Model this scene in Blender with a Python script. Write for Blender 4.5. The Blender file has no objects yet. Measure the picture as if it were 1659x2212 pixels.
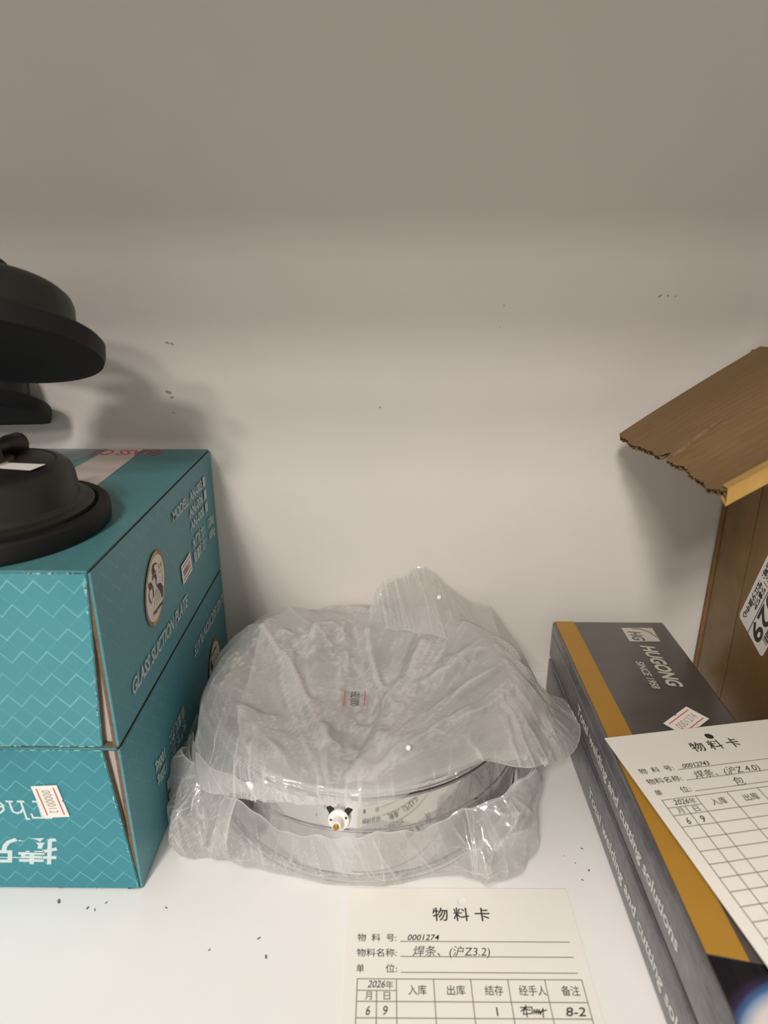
import bpy, bmesh, math, random
import numpy as np
from mathutils import Vector, Matrix
random.seed(3); RNG = np.random.default_rng(7)
SC = bpy.context.scene; COL = SC.collection

# ------------------------------------------------------------------ camera
cam = bpy.data.cameras.new('camera'); camo = bpy.data.objects.new('camera', cam); COL.objects.link(camo)
SC.camera = camo
cam.sensor_fit = 'VERTICAL'; cam.sensor_height = 36.0; cam.lens = 36.0 * 1450 / 2212
cam.clip_start = 0.01; cam.clip_end = 50
PITCH = math.radians(20.25); YAW = 0.0116
camo.location = (0, 0, 0.30)
camo.rotation_euler = (math.pi / 2 - PITCH, 0, YAW)
cam.dof.use_dof = True; cam.dof.focus_distance = 0.40; cam.dof.aperture_fstop = 9.0

# ------------------------------------------------------------------ world, lamps, exposure
SC.view_settings.view_transform = 'Standard'; SC.view_settings.look = 'None'
SC.view_settings.exposure = 0.62; SC.view_settings.gamma = 1.0; SC.view_settings.use_curve_mapping = False
W = bpy.data.worlds.new('world'); SC.world = W; W.use_nodes = True
W.node_tree.nodes['Background'].inputs[0].default_value = (1.0, 0.945, 0.875, 1)
W.node_tree.nodes['Background'].inputs[1].default_value = 0.31
SHELF_EDGE = (0.0, 0.542)           # front edge of the shelf above (y, z)
def lamp(x, y, z, sx, sy, watts, col=(1.0, 0.945, 0.88)):
    l = bpy.data.lights.new('ceiling_lamp', 'AREA'); l.shape = 'RECTANGLE'; l.size = sx; l.size_y = sy
    l.energy = watts; l.color = col
    o = bpy.data.objects.new('ceiling_lamp', l); COL.objects.link(o); o.location = (x, y, z)
    d = Vector((0, 0.35, 0.1)) - Vector((x, y, z)); o.rotation_euler = d.to_track_quat('-Z', 'Y').to_euler()
lamp(-0.85, -2.40, 1.742, 0.24, 0.14, 9.5)
lamp(-0.62, -1.90, 1.777, 0.24, 0.14, 13)
lamp(-0.46, -1.50, 1.740, 0.24, 0.14, 11)
lamp(-0.22, -0.60, 1.742, 0.34, 0.20, 8)

# ------------------------------------------------------------------ materials
def lin(r, g, b):
    f = lambda c: (c / 255 / 12.92) if c <= 10.3 else ((c / 255 + 0.055) / 1.055) ** 2.4
    return (f(r), f(g), f(b), 1)
class NT:
    def __init__(s, name):
        s.m = bpy.data.materials.new(name); s.m.use_nodes = True; s.t = s.m.node_tree
        s.b = s.t.nodes['Principled BSDF']; s.out = s.t.nodes['Material Output']
    def n(s, k, **kw):
        x = s.t.nodes.new(k)
        for a, v in kw.items(): setattr(x, a, v)
        return x
    def l(s, a, b): s.t.links.new(a, b)
    def set(s, node, i, v):
        if isinstance(v, bpy.types.NodeSocket): s.l(v, node.inputs[i])
        else: node.inputs[i].default_value = v
    def math(s, op, a, b=0.0, c=0.0):
        x = s.n('ShaderNodeMath', operation=op); s.set(x, 0, a); s.set(x, 1, b); s.set(x, 2, c); return x.outputs[0]
    def mix(s, fac, a, b):
        x = s.n('ShaderNodeMix', data_type='RGBA'); s.set(x, 0, fac); s.set(x, 6, a); s.set(x, 7, b); return x.outputs[2]
    def noise(s, scale, detail=3, vec=None, rough=0.5):
        x = s.n('ShaderNodeTexNoise'); x.inputs['Scale'].default_value = scale; x.inputs['Detail'].default_value = detail
        x.inputs['Roughness'].default_value = rough
        s.l(vec if vec else s.obj(), x.inputs['Vector']); return x.outputs[0]
    def obj(s):
        return s.n('ShaderNodeTexCoord').outputs['Object']
    def xyz(s, vec=None):
        x = s.n('ShaderNodeSeparateXYZ'); s.l(vec if vec else s.obj(), x.inputs[0]); return x.outputs
    def scaled(s, sc):
        x = s.n('ShaderNodeMapping'); x.inputs['Scale'].default_value = sc; s.l(s.obj(), x.inputs[0]); return x.outputs[0]
    def ramp(s, v, lo, hi, a=0.0, b=1.0):
        x = s.n('ShaderNodeMapRange'); s.set(x, 0, v); s.set(x, 1, lo); s.set(x, 2, hi); s.set(x, 3, a); s.set(x, 4, b); return x.outputs[0]
    def bump(s, h, dist, strength=1.0):
        x = s.n('ShaderNodeBump'); s.l(h, x.inputs['Height']); x.inputs['Distance'].default_value = dist
        x.inputs['Strength'].default_value = strength; s.l(x.outputs[0], s.b.inputs['Normal']); return x.outputs[0]
def plain(name, c, rough=0.6, metal=0.0, var=0.06, vscale=60, bump=0.0, spec=0.5, coat=0.0):
    t = NT(name); b = t.b; b.inputs['Roughness'].default_value = rough; b.inputs['Metallic'].default_value = metal
    b.inputs['Specular IOR Level'].default_value = spec; b.inputs['Coat Weight'].default_value = coat
    n = t.noise(vscale, 4)
    dark = tuple(v * (1 - var * 2.5) for v in c[:3]) + (1,)
    t.l(t.mix(t.ramp(n, 0.3, 0.7), dark, c), b.inputs['Base Color'])
    if bump: t.bump(n, bump)
    return t.m
M = {}
M['wall'] = plain('painted_panel', lin(221, 215, 208), 0.55, var=0.01, vscale=25, spec=0.3)
M['floor'] = plain('white_shelf_paint', lin(232, 230, 228), 0.34, var=0.008, vscale=30, spec=0.4)
M['groove'] = plain('groove_shadow', lin(120, 108, 100), 0.8)
M['scuff'] = plain('scuff', lin(120, 114, 106), 0.8)
M['wall_scuff'] = plain('wall_scuff', lin(168, 158, 148), 0.8)
M['white_print'] = plain('white_ink', lin(205, 222, 222), 0.5, var=0.03, vscale=400)
M['side_print'] = plain('pale_ink', lin(196, 212, 212), 0.5, var=0.1, vscale=900)
M['black_ink'] = plain('black_ink', lin(52, 50, 48), 0.6)
M['pen_ink'] = plain('pen_ink', lin(40, 38, 40), 0.6)
M['line_ink'] = plain('line_ink', lin(135, 128, 118), 0.6)
M['red_ink'] = plain('red_ink', lin(205, 92, 84), 0.6)
M['faint_ink'] = plain('faint_ink', lin(180, 165, 150), 0.6)
M['sticker'] = plain('sticker_paper', lin(238, 232, 226), 0.6, var=0.01)
M['card'] = plain('cream_card', lin(233, 229, 220), 0.55, var=0.008, vscale=40)
M['kraft'] = plain('kraft_edge', lin(128, 104, 78), 0.85, var=0.15, vscale=300)
M['dark_gap'] = plain('dark_kraft', lin(70, 58, 48), 0.9, var=0.1)
M['inner_grey'] = plain('grey_board', lin(196, 184, 178), 0.75, var=0.04, vscale=80)
M['gold'] = plain('gold_ink', lin(205, 160, 70), 0.5)
M['bronze'] = plain('bronze_ink', lin(150, 118, 88), 0.5)
M['emblem_white'] = plain('emblem_white', lin(225, 214, 206), 0.5, var=0.01)
M['emblem_dark'] = plain('emblem_ink', lin(58, 46, 48), 0.5)
M['ceramic'] = plain('white_ceramic', lin(240, 236, 230), 0.25, var=0.0)
M['brass'] = plain('brass', lin(190, 150, 80), 0.3, 1.0)
M['steel'] = plain('worn_steel', lin(190, 180, 160), 0.3, 1.0)
M['black_metal'] = plain('black_dome', lin(44, 41, 38), 0.42, var=0.15, vscale=30, spec=0.4)
M['rubber'] = plain('black_rubber', lin(26, 25, 25), 0.6, var=0.1, vscale=80, spec=0.3)
M['yellow'] = plain('yellow_ink', lin(170, 126, 46), 0.5, var=0.02)
M['wear'] = plain('worn_print', lin(150, 200, 202), 0.6)
M['seam'] = plain('seam', lin(160, 157, 154), 0.4)
M['foam'] = plain('foam', lin(248, 246, 242), 0.6, var=0.0)
M['logo_pale'] = plain('logo_pale', lin(200, 190, 178), 0.5, var=0.02)
M['pack_text'] = plain('pack_text', lin(222, 220, 218), 0.5, var=0.02)

def chrome():
    t = NT('polished_steel'); t.b.inputs['Metallic'].default_value = 1.0; t.b.inputs['Roughness'].default_value = 0.06
    t.b.inputs['Base Color'].default_value = lin(208, 207, 207)
    t.bump(t.noise(28, 1), 0.0006, 0.5); return t.m
M['chrome'] = chrome()

def zigzag(t, u, v, per, row, amp, w):
    tri = t.math('PINGPONG', t.math('DIVIDE', u, per), 0.5)                       # 0..0.5
    a = t.math('ADD', t.math('DIVIDE', v, row), t.math('MULTIPLY', tri, 2 * amp / row))
    f = t.math('ABSOLUTE', t.math('SUBTRACT', t.math('FRACT', a), 0.5))
    return t.ramp(f, 0.0, w, 1.0, 0.0)
def teal(name, axes, base, base2, line, strength, flipv=1.0):
    t = NT(name); t.b.inputs['Roughness'].default_value = 0.42; t.b.inputs['Specular IOR Level'].default_value = 0.4
    x = t.xyz(); u, v = x[axes[0]], x[axes[1]]
    v = t.math('MULTIPLY', v, flipv)
    per, row = 0.0110, 0.0115
    n = t.noise(42, 2)
    l1 = zigzag(t, u, v, per, row, 0.0058, 0.05)
    l2 = zigzag(t, t.math('ADD', u, per / 2), t.math('ADD', v, row * .5), per, row, 0.0058, 0.035)
    k = t.math('ADD', t.math('MULTIPLY', l1, t.ramp(n, 0.35, 0.6, 0.55, 1.25)), t.math('MULTIPLY', l2, t.ramp(n, 0.3, 0.65, 0.1, 0.4)))
    k = t.math('MINIMUM', t.math('MULTIPLY', k, strength), 1.0)
    bg = t.mix(t.ramp(t.noise(9, 2), 0.35, 0.65), base, base2)
    c = t.mix(k, bg, line)
    wear = t.ramp(t.noise(160, 5, rough=0.7), 0.70, 0.78)
    c = t.mix(t.math('MULTIPLY', wear, 0.35), c, lin(190, 205, 205))
    t.l(c, t.b.inputs['Base Color']); return t.m
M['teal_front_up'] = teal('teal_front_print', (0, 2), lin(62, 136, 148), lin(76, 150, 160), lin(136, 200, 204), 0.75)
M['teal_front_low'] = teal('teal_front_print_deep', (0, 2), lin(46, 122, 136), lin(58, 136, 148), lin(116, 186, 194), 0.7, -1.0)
M['teal_side'] = teal('teal_side_print', (1, 2), lin(72, 132, 146), lin(84, 144, 154), lin(110, 168, 180), 0.55)
M['teal_top'] = teal('teal_top_print', (1, 0), lin(66, 122, 128), lin(82, 134, 138), lin(100, 158, 164), 0.35)
M['blue_grey'] = plain('blue_grey_print', lin(120, 138, 146), 0.45, var=0.03)
M['top_white'] = plain('pale_print', lin(205, 192, 186), 0.45, var=0.02)

def kraft_mat(name, c1, c2, shine=0.7, ridged=True, spec=0.3):
    t = NT(name); t.b.inputs['Roughness'].default_value = shine; t.b.inputs['Specular IOR Level'].default_value = spec
    n = t.noise(1.0, 4, t.scaled((60, 300, 60))); n2 = t.noise(14, 3)
    c = t.mix(t.ramp(n2, 0.35, 0.65), c1, c2)
    c = t.mix(t.ramp(n, 0.45, 0.75, 0.0, 0.35), c, tuple(v * 0.7 for v in c1[:3]) + (1,))
    t.l(c, t.b.inputs['Base Color'])
    if ridged:
        w = t.math('SINE', t.math('MULTIPLY', t.xyz()[1], 2 * math.pi / 0.0075))
        h = t.math('ADD', t.math('MULTIPLY', w, 0.3), n); t.bump(h, 0.0004, 0.5)
    return t.m
M['flap'] = kraft_mat('kraft_board', lin(124, 97, 63), lin(136, 107, 70))
M['carton'] = kraft_mat('taped_kraft_board', lin(118, 88, 46), lin(134, 103, 58), 0.35, False, 0.6)
M['tape'] = plain('packing_tape', lin(186, 146, 76), 0.25, var=0.08, vscale=120, spec=0.6)
M['tape_side'] = plain('clear_brown_tape', lin(132, 102, 56), 0.22, var=0.12, vscale=60, spec=0.6)

def pack_mat(name, side):
    t = NT(name); b = t.b; b.inputs['Roughness'].default_value = 0.36; b.inputs['Coat Weight'].default_value = 0.45
    b.inputs['Coat Roughness'].default_value = 0.16
    if side: n = t.noise(1.0, 5, t.scaled((500, 60, 90)), 0.65); c1, c2 = lin(74, 74, 78), lin(106, 106, 110)
    else: n = t.noise(1.0, 4, t.scaled((30, 40, 30)), 0.6); c1, c2 = lin(74, 68, 64), lin(84, 78, 74)
    t.l(t.mix(t.ramp(n, 0.4, 0.7), c1, c2), b.inputs['Base Color'])
    bu = t.bump(n, 0.0015 if side else 0.0004, 0.6 if side else 0.25); t.l(bu, b.inputs['Coat Normal'])
    return t.m
M['pack_side'] = pack_mat('grey_wrap_side', True); M['pack_top'] = pack_mat('grey_wrap_top', False)
def photo_mat():
    t = NT('printed_photo'); t.b.inputs['Roughness'].default_value = 0.3; t.b.inputs['Coat Weight'].default_value = 0.3
    x = t.xyz()
    def blob(cx, cy, rx, ry, soft):
        dx = t.math('DIVIDE', t.math('SUBTRACT', x[0], cx), rx); dy = t.math('DIVIDE', t.math('SUBTRACT', x[1], cy), ry)
        d = t.math('ADD', t.math('MULTIPLY', dx, dx), t.math('MULTIPLY', dy, dy))
        return t.ramp(d, 1.0, 1.0 - soft, 0.0, 1.0)
    c = t.mix(blob(0.141, 0.1370, 0.033, 0.036, 0.35), lin(22, 22, 28), lin(66, 54, 92))
    c = t.mix(blob(0.151, 0.1415, 0.039, 0.0310, 0.22), c, lin(60, 120, 170))
    c = t.mix(blob(0.147, 0.1375, 0.0345, 0.0315, 0.28), c, lin(214, 204, 200))
    t.l(c, t.b.inputs['Base Color']); return t.m
M['photo'] = photo_mat()

def film_mat(name, haze, tint=(0.91, 0.895, 0.88)):
    t = NT(name); t.t.nodes.remove(t.b)
    tr = t.n('ShaderNodeBsdfTransparent'); tr.inputs[0].default_value = (0.97, 0.97, 0.97, 1)
    df = t.n('ShaderNodeBsdfDiffuse'); df.inputs[0].default_value = tint + (1,)
    tl = t.n('ShaderNodeBsdfTranslucent'); tl.inputs[0].default_value = tint + (1,)
    gl = t.n('ShaderNodeBsdfGlossy'); gl.inputs['Roughness'].default_value = 0.14
    m1 = t.n('ShaderNodeMixShader'); m1.inputs[0].default_value = 0.5; t.l(df.outputs[0], m1.inputs[1]); t.l(tl.outputs[0], m1.inputs[2])
    n = t.noise(22, 3, rough=0.5)
    hz = t.ramp(n, 0.35, 0.68, haze * 0.72, min(1.0, haze * 1.28))
    lw = t.n('ShaderNodeLayerWeight'); lw.inputs[0].default_value = 0.35
    at = t.n('ShaderNodeAttribute', attribute_name='fold')
    fac = t.math('MINIMUM', t.math('ADD', t.math('ADD', hz, t.math('MULTIPLY', at.outputs['Fac'], 0.55)), t.math('MULTIPLY', lw.outputs['Facing'], 0.30)), 0.93)
    m2 = t.n('ShaderNodeMixShader'); t.l(fac, m2.inputs[0]); t.l(tr.outputs[0], m2.inputs[1]); t.l(m1.outputs[0], m2.inputs[2])
    lf = t.n('ShaderNodeLayerWeight'); lf.inputs[0].default_value = 0.5
    g = t.math('ADD', t.math('MULTIPLY', t.math('POWER', lf.outputs['Facing'], 4.0), 0.55), 0.12)
    m3 = t.n('ShaderNodeMixShader'); t.l(g, m3.inputs[0]); t.l(m2.outputs[0], m3.inputs[1]); t.l(gl.outputs[0], m3.inputs[2])
    bp = t.n('ShaderNodeBump'); bp.inputs['Distance'].default_value = 0.0007; bp.inputs['Strength'].default_value = 0.34
    cr = t.noise(1.0, 5, t.scaled((110, 110, 60)), 0.6); rid = t.math('ABSOLUTE', t.math('SUBTRACT', cr, 0.5)); t.l(rid, bp.inputs['Height'])
    for s in (df, tl): t.l(bp.outputs[0], s.inputs['Normal'])
    bg = t.n('ShaderNodeBump'); bg.inputs['Distance'].default_value = 0.0007; bg.inputs['Strength'].default_value = 0.26; t.l(rid, bg.inputs['Height'])
    t.l(bg.outputs[0], gl.inputs['Normal'])
    t.l(m3.outputs[0], t.out.inputs[0]); return t.m
M['film'] = film_mat('milky_polythene', 0.40)
M['film_thin'] = film_mat('clear_polythene', 0.27)
M['wrap'] = film_mat('shrink_film', 0.10, (0.8, 0.8, 0.8))

# ------------------------------------------------------------------ object helpers
def link(o, parent=None):
    COL.objects.link(o)
    if parent is not None: o.parent = parent
    return o
def tag(o, label=None, cat=None, group=None, kind=None):
    if label: o['label'] = label
    if cat: o['category'] = cat
    if group: o['group'] = group
    if kind: o['kind'] = kind
    return o
def thing(name, loc, label, cat, mat4=None, group=None):
    o = bpy.data.objects.new(name, None); o.empty_display_size = 0.02; link(o)
    if mat4 is not None: o.matrix_world = mat4
    else: o.location = loc
    return tag(o, label, cat, group)
def mesh_obj(name, verts, faces, mats, parent=None, smooth=False, fmat=None, world=False):
    """world=True: verts given in world space, parent has been placed by translation only."""
    if world and parent is not None:
        off = Vector(parent.location); verts = [tuple(Vector(v) - off) for v in verts]
    me = bpy.data.meshes.new(name); me.from_pydata([tuple(v) for v in verts], [], [tuple(f) for f in faces]); me.update()
    for m in (mats if isinstance(mats, list) else [mats]): me.materials.append(m)
    if smooth: me.polygons.foreach_set('use_smooth', [True] * len(me.polygons))
    if fmat: me.polygons.foreach_set('material_index', fmat)
    o = bpy.data.objects.new(name, me); link(o, parent); return o
def bm_obj(name, bm, mats, parent=None, smooth=False, origin=None):
    if origin is not None: bmesh.ops.translate(bm, vec=-Vector(origin), verts=bm.verts)
    me = bpy.data.meshes.new(name); bm.to_mesh(me); bm.free()
    for m in (mats if isinstance(mats, list) else [mats]): me.materials.append(m)
    if smooth: me.polygons.foreach_set('use_smooth', [True] * len(me.polygons))
    o = bpy.data.objects.new(name, me); link(o, parent); return o
def box_bm(x0, x1, y0, y1, z0, z1, bev=0.0, seg=2):
    bm = bmesh.new(); bmesh.ops.create_cube(bm, size=1)
    for v in bm.verts:
        v.co = Vector((x0 + (v.co.x + .5) * (x1 - x0), y0 + (v.co.y + .5) * (y1 - y0), z0 + (v.co.z + .5) * (z1 - z0)))
    if bev: bmesh.ops.bevel(bm, geom=list(bm.edges), offset=bev, segments=seg, affect='EDGES', profile=0.5)
    return bm
def slab(name, poly, d, m, parent=None, world=True):
    """extrude a planar polygon (world points) by vector d"""
    n = len(poly); vs = [Vector(p) for p in poly] + [Vector(p) + Vector(d) for p in poly]
    fs = [tuple(range(n)), tuple(range(2 * n - 1, n - 1, -1))] + [(i, i + n, (i + 1) % n + n, (i + 1) % n) for i in range(n)]
    o = mesh_obj(name, vs, fs, m, parent, world=world)
    bm = bmesh.new(); bm.from_mesh(o.data); bmesh.ops.recalc_face_normals(bm, faces=bm.faces); bm.to_mesh(o.data); bm.free()
    return o
def lathe(name, prof, m, parent=None, seg=64, mat4=None, smooth=True, cap=True):
    vs = []; fs = []
    for r, z in prof:
        for k in range(seg):
            a = 2 * math.pi * k / seg; vs.append(Vector((r * math.cos(a), r * math.sin(a), z)))
    n = len(prof)
    for i in range(n - 1):
        for k in range(seg):
            k2 = (k + 1) % seg; fs.append((i * seg + k, i * seg + k2, (i + 1) * seg + k2, (i + 1) * seg + k))
    if cap: fs.append(tuple(range(seg))[::-1]); fs.append(tuple(range((n - 1) * seg, n * seg)))
    if mat4 is not None: vs = [mat4 @ v for v in vs]
    o = mesh_obj(name, vs, fs, m, parent)
    bm = bmesh.new(); bm.from_mesh(o.data); bmesh.ops.recalc_face_normals(bm, faces=bm.faces)
    for f in bm.faces: f.smooth = smooth and len(f.verts) == 4
    if smooth:
        for e in bm.edges:
            if len(e.link_faces) == 2 and e.calc_face_angle(0) > 0.6: e.smooth = False
    bm.to_mesh(o.data); bm.free(); return o
TXT = {}
def text_mesh(s, bold, shear, size, spacing=1.0):
    key = (s, bold, shear, size, spacing)
    if key in TXT: return TXT[key]
    c = bpy.data.curves.new('text', 'FONT'); c.body = s; c.size = size; c.offset = bold * size; c.shear = shear
    c.space_character = spacing; c.resolution_u = 3
    o = bpy.data.objects.new('text', c); COL.objects.link(o)
    dg = bpy.context.evaluated_depsgraph_get(); me = bpy.data.meshes.new_from_object(o.evaluated_get(dg))
    vs = np.empty(len(me.vertices) * 3); me.vertices.foreach_get('co', vs); vs = vs.reshape(-1, 3)
    fs = [tuple(p.vertices) for p in me.polygons]
    bpy.data.objects.remove(o); bpy.data.curves.remove(c); bpy.data.meshes.remove(me)
    TXT[key] = (vs, fs); return vs, fs
def place_text(items, name, m, parent, lift=0.00012):
    """items: (string, origin, xdir, ydir, width or None, height, bold, shear); one mesh of flat print"""
    off = Vector(parent.location); o = None
    for it in items:
        s, org, xd, yd, width, h = it[:6]; bold = it[6] if len(it) > 6 else 0.0; sh = it[7] if len(it) > 7 else 0.0
        vs, fs = text_mesh(s, bold, sh, 1.0)
        if not len(vs): continue
        lo, hi = vs.min(0), vs.max(0); X = Vector(xd).normalized(); Y = Vector(yd).normalized(); N = X.cross(Y)
        ky = h / (0.73 if len(it) < 9 else it[8]); kx = (width / (hi[0] - lo[0])) if width else ky
        o = mesh_obj(name, [Vector(org) - off + X * float((v[0] - lo[0]) * kx) + Y * float(v[1] * ky) + N * lift for v in vs], fs, m, parent)
    return o
def strokes(name, lines, w, org, xd, yd, m, parent, lift=0.00014, closed=False):
    """pen strokes: lists of 2-D points in the plane, drawn as flat ribbons"""
    X = Vector(xd).normalized(); Y = Vector(yd).normalized(); N = X.cross(Y); V = []; Fs = []; off = Vector(parent.location)
    kk = 0
    P = lambda a, b: Vector(org) - off + X * a + Y * b + N * (lift + kk * 4e-6)
    for ln in lines:
        for (x0, y0), (x1, y1) in zip(ln[:-1], ln[1:]):
            kk = len(Fs)
            dx, dy = x1 - x0, y1 - y0; L = math.hypot(dx, dy) or 1e-9; ex, ey = dx / L * w * .4, dy / L * w * .4; nx, ny = -dy / L * w / 2, dx / L * w / 2
            b = len(V); V += [P(x0 - ex + nx, y0 - ey + ny), P(x0 - ex - nx, y0 - ey - ny), P(x1 + ex - nx, y1 + ey - ny), P(x1 + ex + nx, y1 + ey + ny)]
            Fs.append((b, b + 1, b + 2, b + 3))
    return mesh_obj(name, V, Fs, m, parent)
def polys(name, pl, org, xd, yd, m, parent, lift=0.00014):
    X = Vector(xd).normalized(); Y = Vector(yd).normalized(); N = X.cross(Y); V = []; Fs = []; off = Vector(parent.location)
    for p in pl:
        b = len(V); V += [Vector(org) - off + X * a + Y * c + N * lift for a, c in p]
        idx = list(range(b, b + len(p)))
        Fs.append(tuple(idx))
    o = mesh_obj(name, V, Fs, m, parent)
    bm = bmesh.new(); bm.from_mesh(o.data); bmesh.ops.triangulate(bm, faces=bm.faces, ngon_method='EAR_CLIP'); bm.to_mesh(o.data); bm.free()
    return o

# ------------------------------------------------------------------ setting
WY = 0.452
tag(bm_obj('wall_back', box_bm(-0.75, 0.75, WY, WY + 0.012, -0.02, 0.60), M['wall']), kind='structure')
fl = bm_obj('floor', box_bm(-0.75, 0.75, -0.03, 0.431, -0.012, 0.0, 0.0008), M['floor']); tag(fl, kind='structure')
tag(bm_obj('trim_1', box_bm(-0.75, 0.75, 0.4316, WY - 0.0003, -0.012, 0.0007, 0.0005), M['floor']), kind='structure')
tag(bm_obj('ceiling', box_bm(-0.75, 0.75, SHELF_EDGE[0], WY + 0.012, SHELF_EDGE[1], SHELF_EDGE[1] + 0.025), M['wall']), kind='structure')
# little scuffs on the panel and grit on the shelf
def specks(name, pts, org, xd, yd, parent, m='scuff'):
    P = []
    for (a, b, r) in pts:
        k = random.randint(4, 6); ph = random.random() * 6; el = random.uniform(1.2, 2.6)
        P.append([(a + el * r * math.cos(ph) * math.cos(2 * math.pi * i / k) - r * math.sin(ph) * math.sin(2 * math.pi * i / k),
                   b + el * r * math.sin(ph) * math.cos(2 * math.pi * i / k) + r * math.cos(ph) * math.sin(2 * math.pi * i / k)) for i in range(k)])
    o = polys(name, P, org, xd, yd, M[m], parent, 0.0002); tag(o, kind='stuff'); return o
specks('wall_scuffs', [(-0.008, 0.209, .0006), (-0.151, 0.219, .0012), (-0.149, 0.2155, .0007), (-0.149, 0.205, .0005), (-0.148, 0.2515, .0007), (-0.145, 0.2508, .0006),
                       (0.171, 0.281, .0007), (0.176, 0.2812, .0006), (0.181, 0.2808, .0004), (0.07, 0.262, .0004), (-0.25, 0.312, .0008), (0.072, 0.275, .0003)],
       (0, WY, 0), (1, 0, 0), (0, 0, 1), fl, 'wall_scuff')
specks('floor_grit', [(0.105, 0.268, .0005), (0.099, 0.2725, .0004), (0.094, 0.277, .0003), (0.1, 0.262, .0004), (0.105, .282, .0004), (-0.166, 0.2465, .0008), (-0.15, 0.243, .0006), (-0.146, 0.242, .0004),
                      (-0.142, 0.246, .0004), (-0.111, 0.2435, .0004), (-0.062, 0.228, .0005), (-0.057, 0.219, .0006), (-0.084, .222, .0004), (0.118, .205, .0004)], (0, 0, 0), (1, 0, 0), (0, 1, 0), fl)

# ------------------------------------------------------------------ teal boxes
BX, BF, BB = -0.1263, 0.2537, WY - 0.0008
def rect_on(name, c, u, v, m, parent, lift=0.0001, notch=False):
    """sticker: centre c, half vectors u (long), v"""
    c, u, v = Vector(c), Vector(u), Vector(v); N = u.cross(v).normalized()
    pts = [c - u - v, c - u * 0.08 - v, c - v * 0.88, c + u * 0.08 - v, c + u - v, c + u + v, c + u * 0.08 + v, c + v * 0.88, c - u * 0.08 + v, c - u + v] if notch else [c - u - v, c + u - v, c + u + v, c - u + v]
    return slab(name, [p + N * lift for p in pts], N * 0.00008, m, parent)
def price_sticker(c, u, v, parent, digits, ink='black_ink', lines='red_ink'):
    """u: half vector along the digits, v: half vector up"""
    c, u, v = Vector(c), Vector(u), Vector(v)
    o = rect_on('sticker', c, u, v, M['sticker'], parent, notch=True)
    a, b = u.length, v.length
    strokes('sticker_rule', [[(-a * .82, b * .66), (a * .82, b * .66)], [(-a * .82, -b * .66), (a * .82, -b * .66)]], 0.0006, c, u, v, M[lines], parent, 0.0003)
    place_text([(digits, c - u * .72 - v * .36, u, v, a * 1.44, b * .72, 0.0)], 'sticker_digits', M[ink], parent, 0.0003)
    return o
HAT = [(7.7, 10.5), (3.5, 13.1), (-0.7, 13.7), (-2.6, 11.9), (-2.7, 9.1), (-1.7, 7.3), (0.2, 8.2), (3.0, 7.6), (2.2, 9.6), (0.9, 11.1), (2.5, 12.2)]
HAIR = [(3.0, 7.4), (3.4, 4.8), (1.8, 1.8), (2.0, -0.1), (0.8, 1.2), (0.9, 4.1), (-0.1, 6.5), (-2.1, 6.1), (-2.3, 4.8), (-3.3, 6.2), (-3.1, 8.0), (-1.2, 7.7)]
BEARD = [(-3.9, 3.5), (-3.1, 2.4), (-3.1, -0.4), (-3.7, -2.9), (-5.2, -3.5), (-4.9, -0.4), (-4.8, 2.3)]
HAND = [(-8.7, 6.6), (-5.8, 6.3), (-4.2, 3.9), (-5.2, 2.1), (-7.8, 2.4), (-10.2, 1.8), (-9.1, 3.6), (-9.8, 5.3)]
CAPE = [(1.3, 0.4), (4.2, 0.6), (8.2, -1.1), (10.6, -4.5), (10.1, -7.1), (8.4, -9.2), (6.5, -9.7), (5.9, -6.4), (4.2, -3.1)]
EDGE = [(-10.0, 2.2), (-11.1, 0.5), (-11.0, -2.4), (-9.3, -5.3), (-8.4, -4.7), (-9.4, -2.2), (-9.9, -0.1), (-9.2, 1.3)]
def mm(p): return [(a * .001, b * .001) for a, b in p]
def emblem(c, xd, yd, parent):
    def ell(a, b, sh, n=48): return [(a * math.cos(2 * math.pi * i / n) + sh * math.sin(2 * math.pi * i / n), b * math.sin(2 * math.pi * i / n)) for i in range(n)]
    polys('emblem_ring', [ell(.0158, .0188, .0052)], c, xd, yd, M['bronze'], parent, 0.0001)
    G = ell(.0156, .0186, .0052); I = ell(.0142, .0166, .0046)
    arc = lambda a, b: [G[i % 48] for i in range(a, b)] + [I[i % 48] for i in range(b - 1, a - 1, -1)]
    polys('emblem_ring_gold', [arc(10, 22), arc(34, 46)], c, xd, yd, M['gold'], parent, 0.00013)
    polys('emblem_disc', [I], c, xd, yd, M['emblem_white'], parent, 0.00018)
    polys('emblem_figure', [mm(p) for p in (HAT, HAIR, BEARD, HAND, CAPE, EDGE)], c, xd, yd, M['emblem_dark'], parent, 0.00024)
    strokes('emblem_lines', [mm(l) for l in ([(-9.5, 6), (-10, 9), (-7.5, 12), (-4.5, 13)], [(-8.5, -5), (-6, -3), (-3.5, -2.2)], [(-1, -1.4), (-3, -5), (-5, -8)], [(0, -1.4), (-0.5, -5), (-1.6, -9)],
             [(1.2, -.8), (1.6, -4), (1.2, -9)], [(2.4, -1.5), (3.6, -5), (4, -9)], [(11, 4.5), (11.4, 1.5), (11, -1.5)])], 0.0003, c, xd, yd, M['emblem_dark'], parent, 0.00022)
    C = Vector(c); X = Vector(xd); Y = Vector(yd)
    place_text([('Xinghidang', C - X * .0088 - Y * .0128, X, Y, .0165, .0022, .03, .3)], 'emblem_name', M['emblem_dark'], parent, 0.00026)
    place_text([('星 创', C + X * .0072 + Y * .0075, X, Y, .0052, .0020, .01), ('DAYU', C + X * .0068 + Y * .005, X, Y, .0052, .0012)], 'emblem_caption', M['bronze'], parent, 0.00026)
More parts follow.
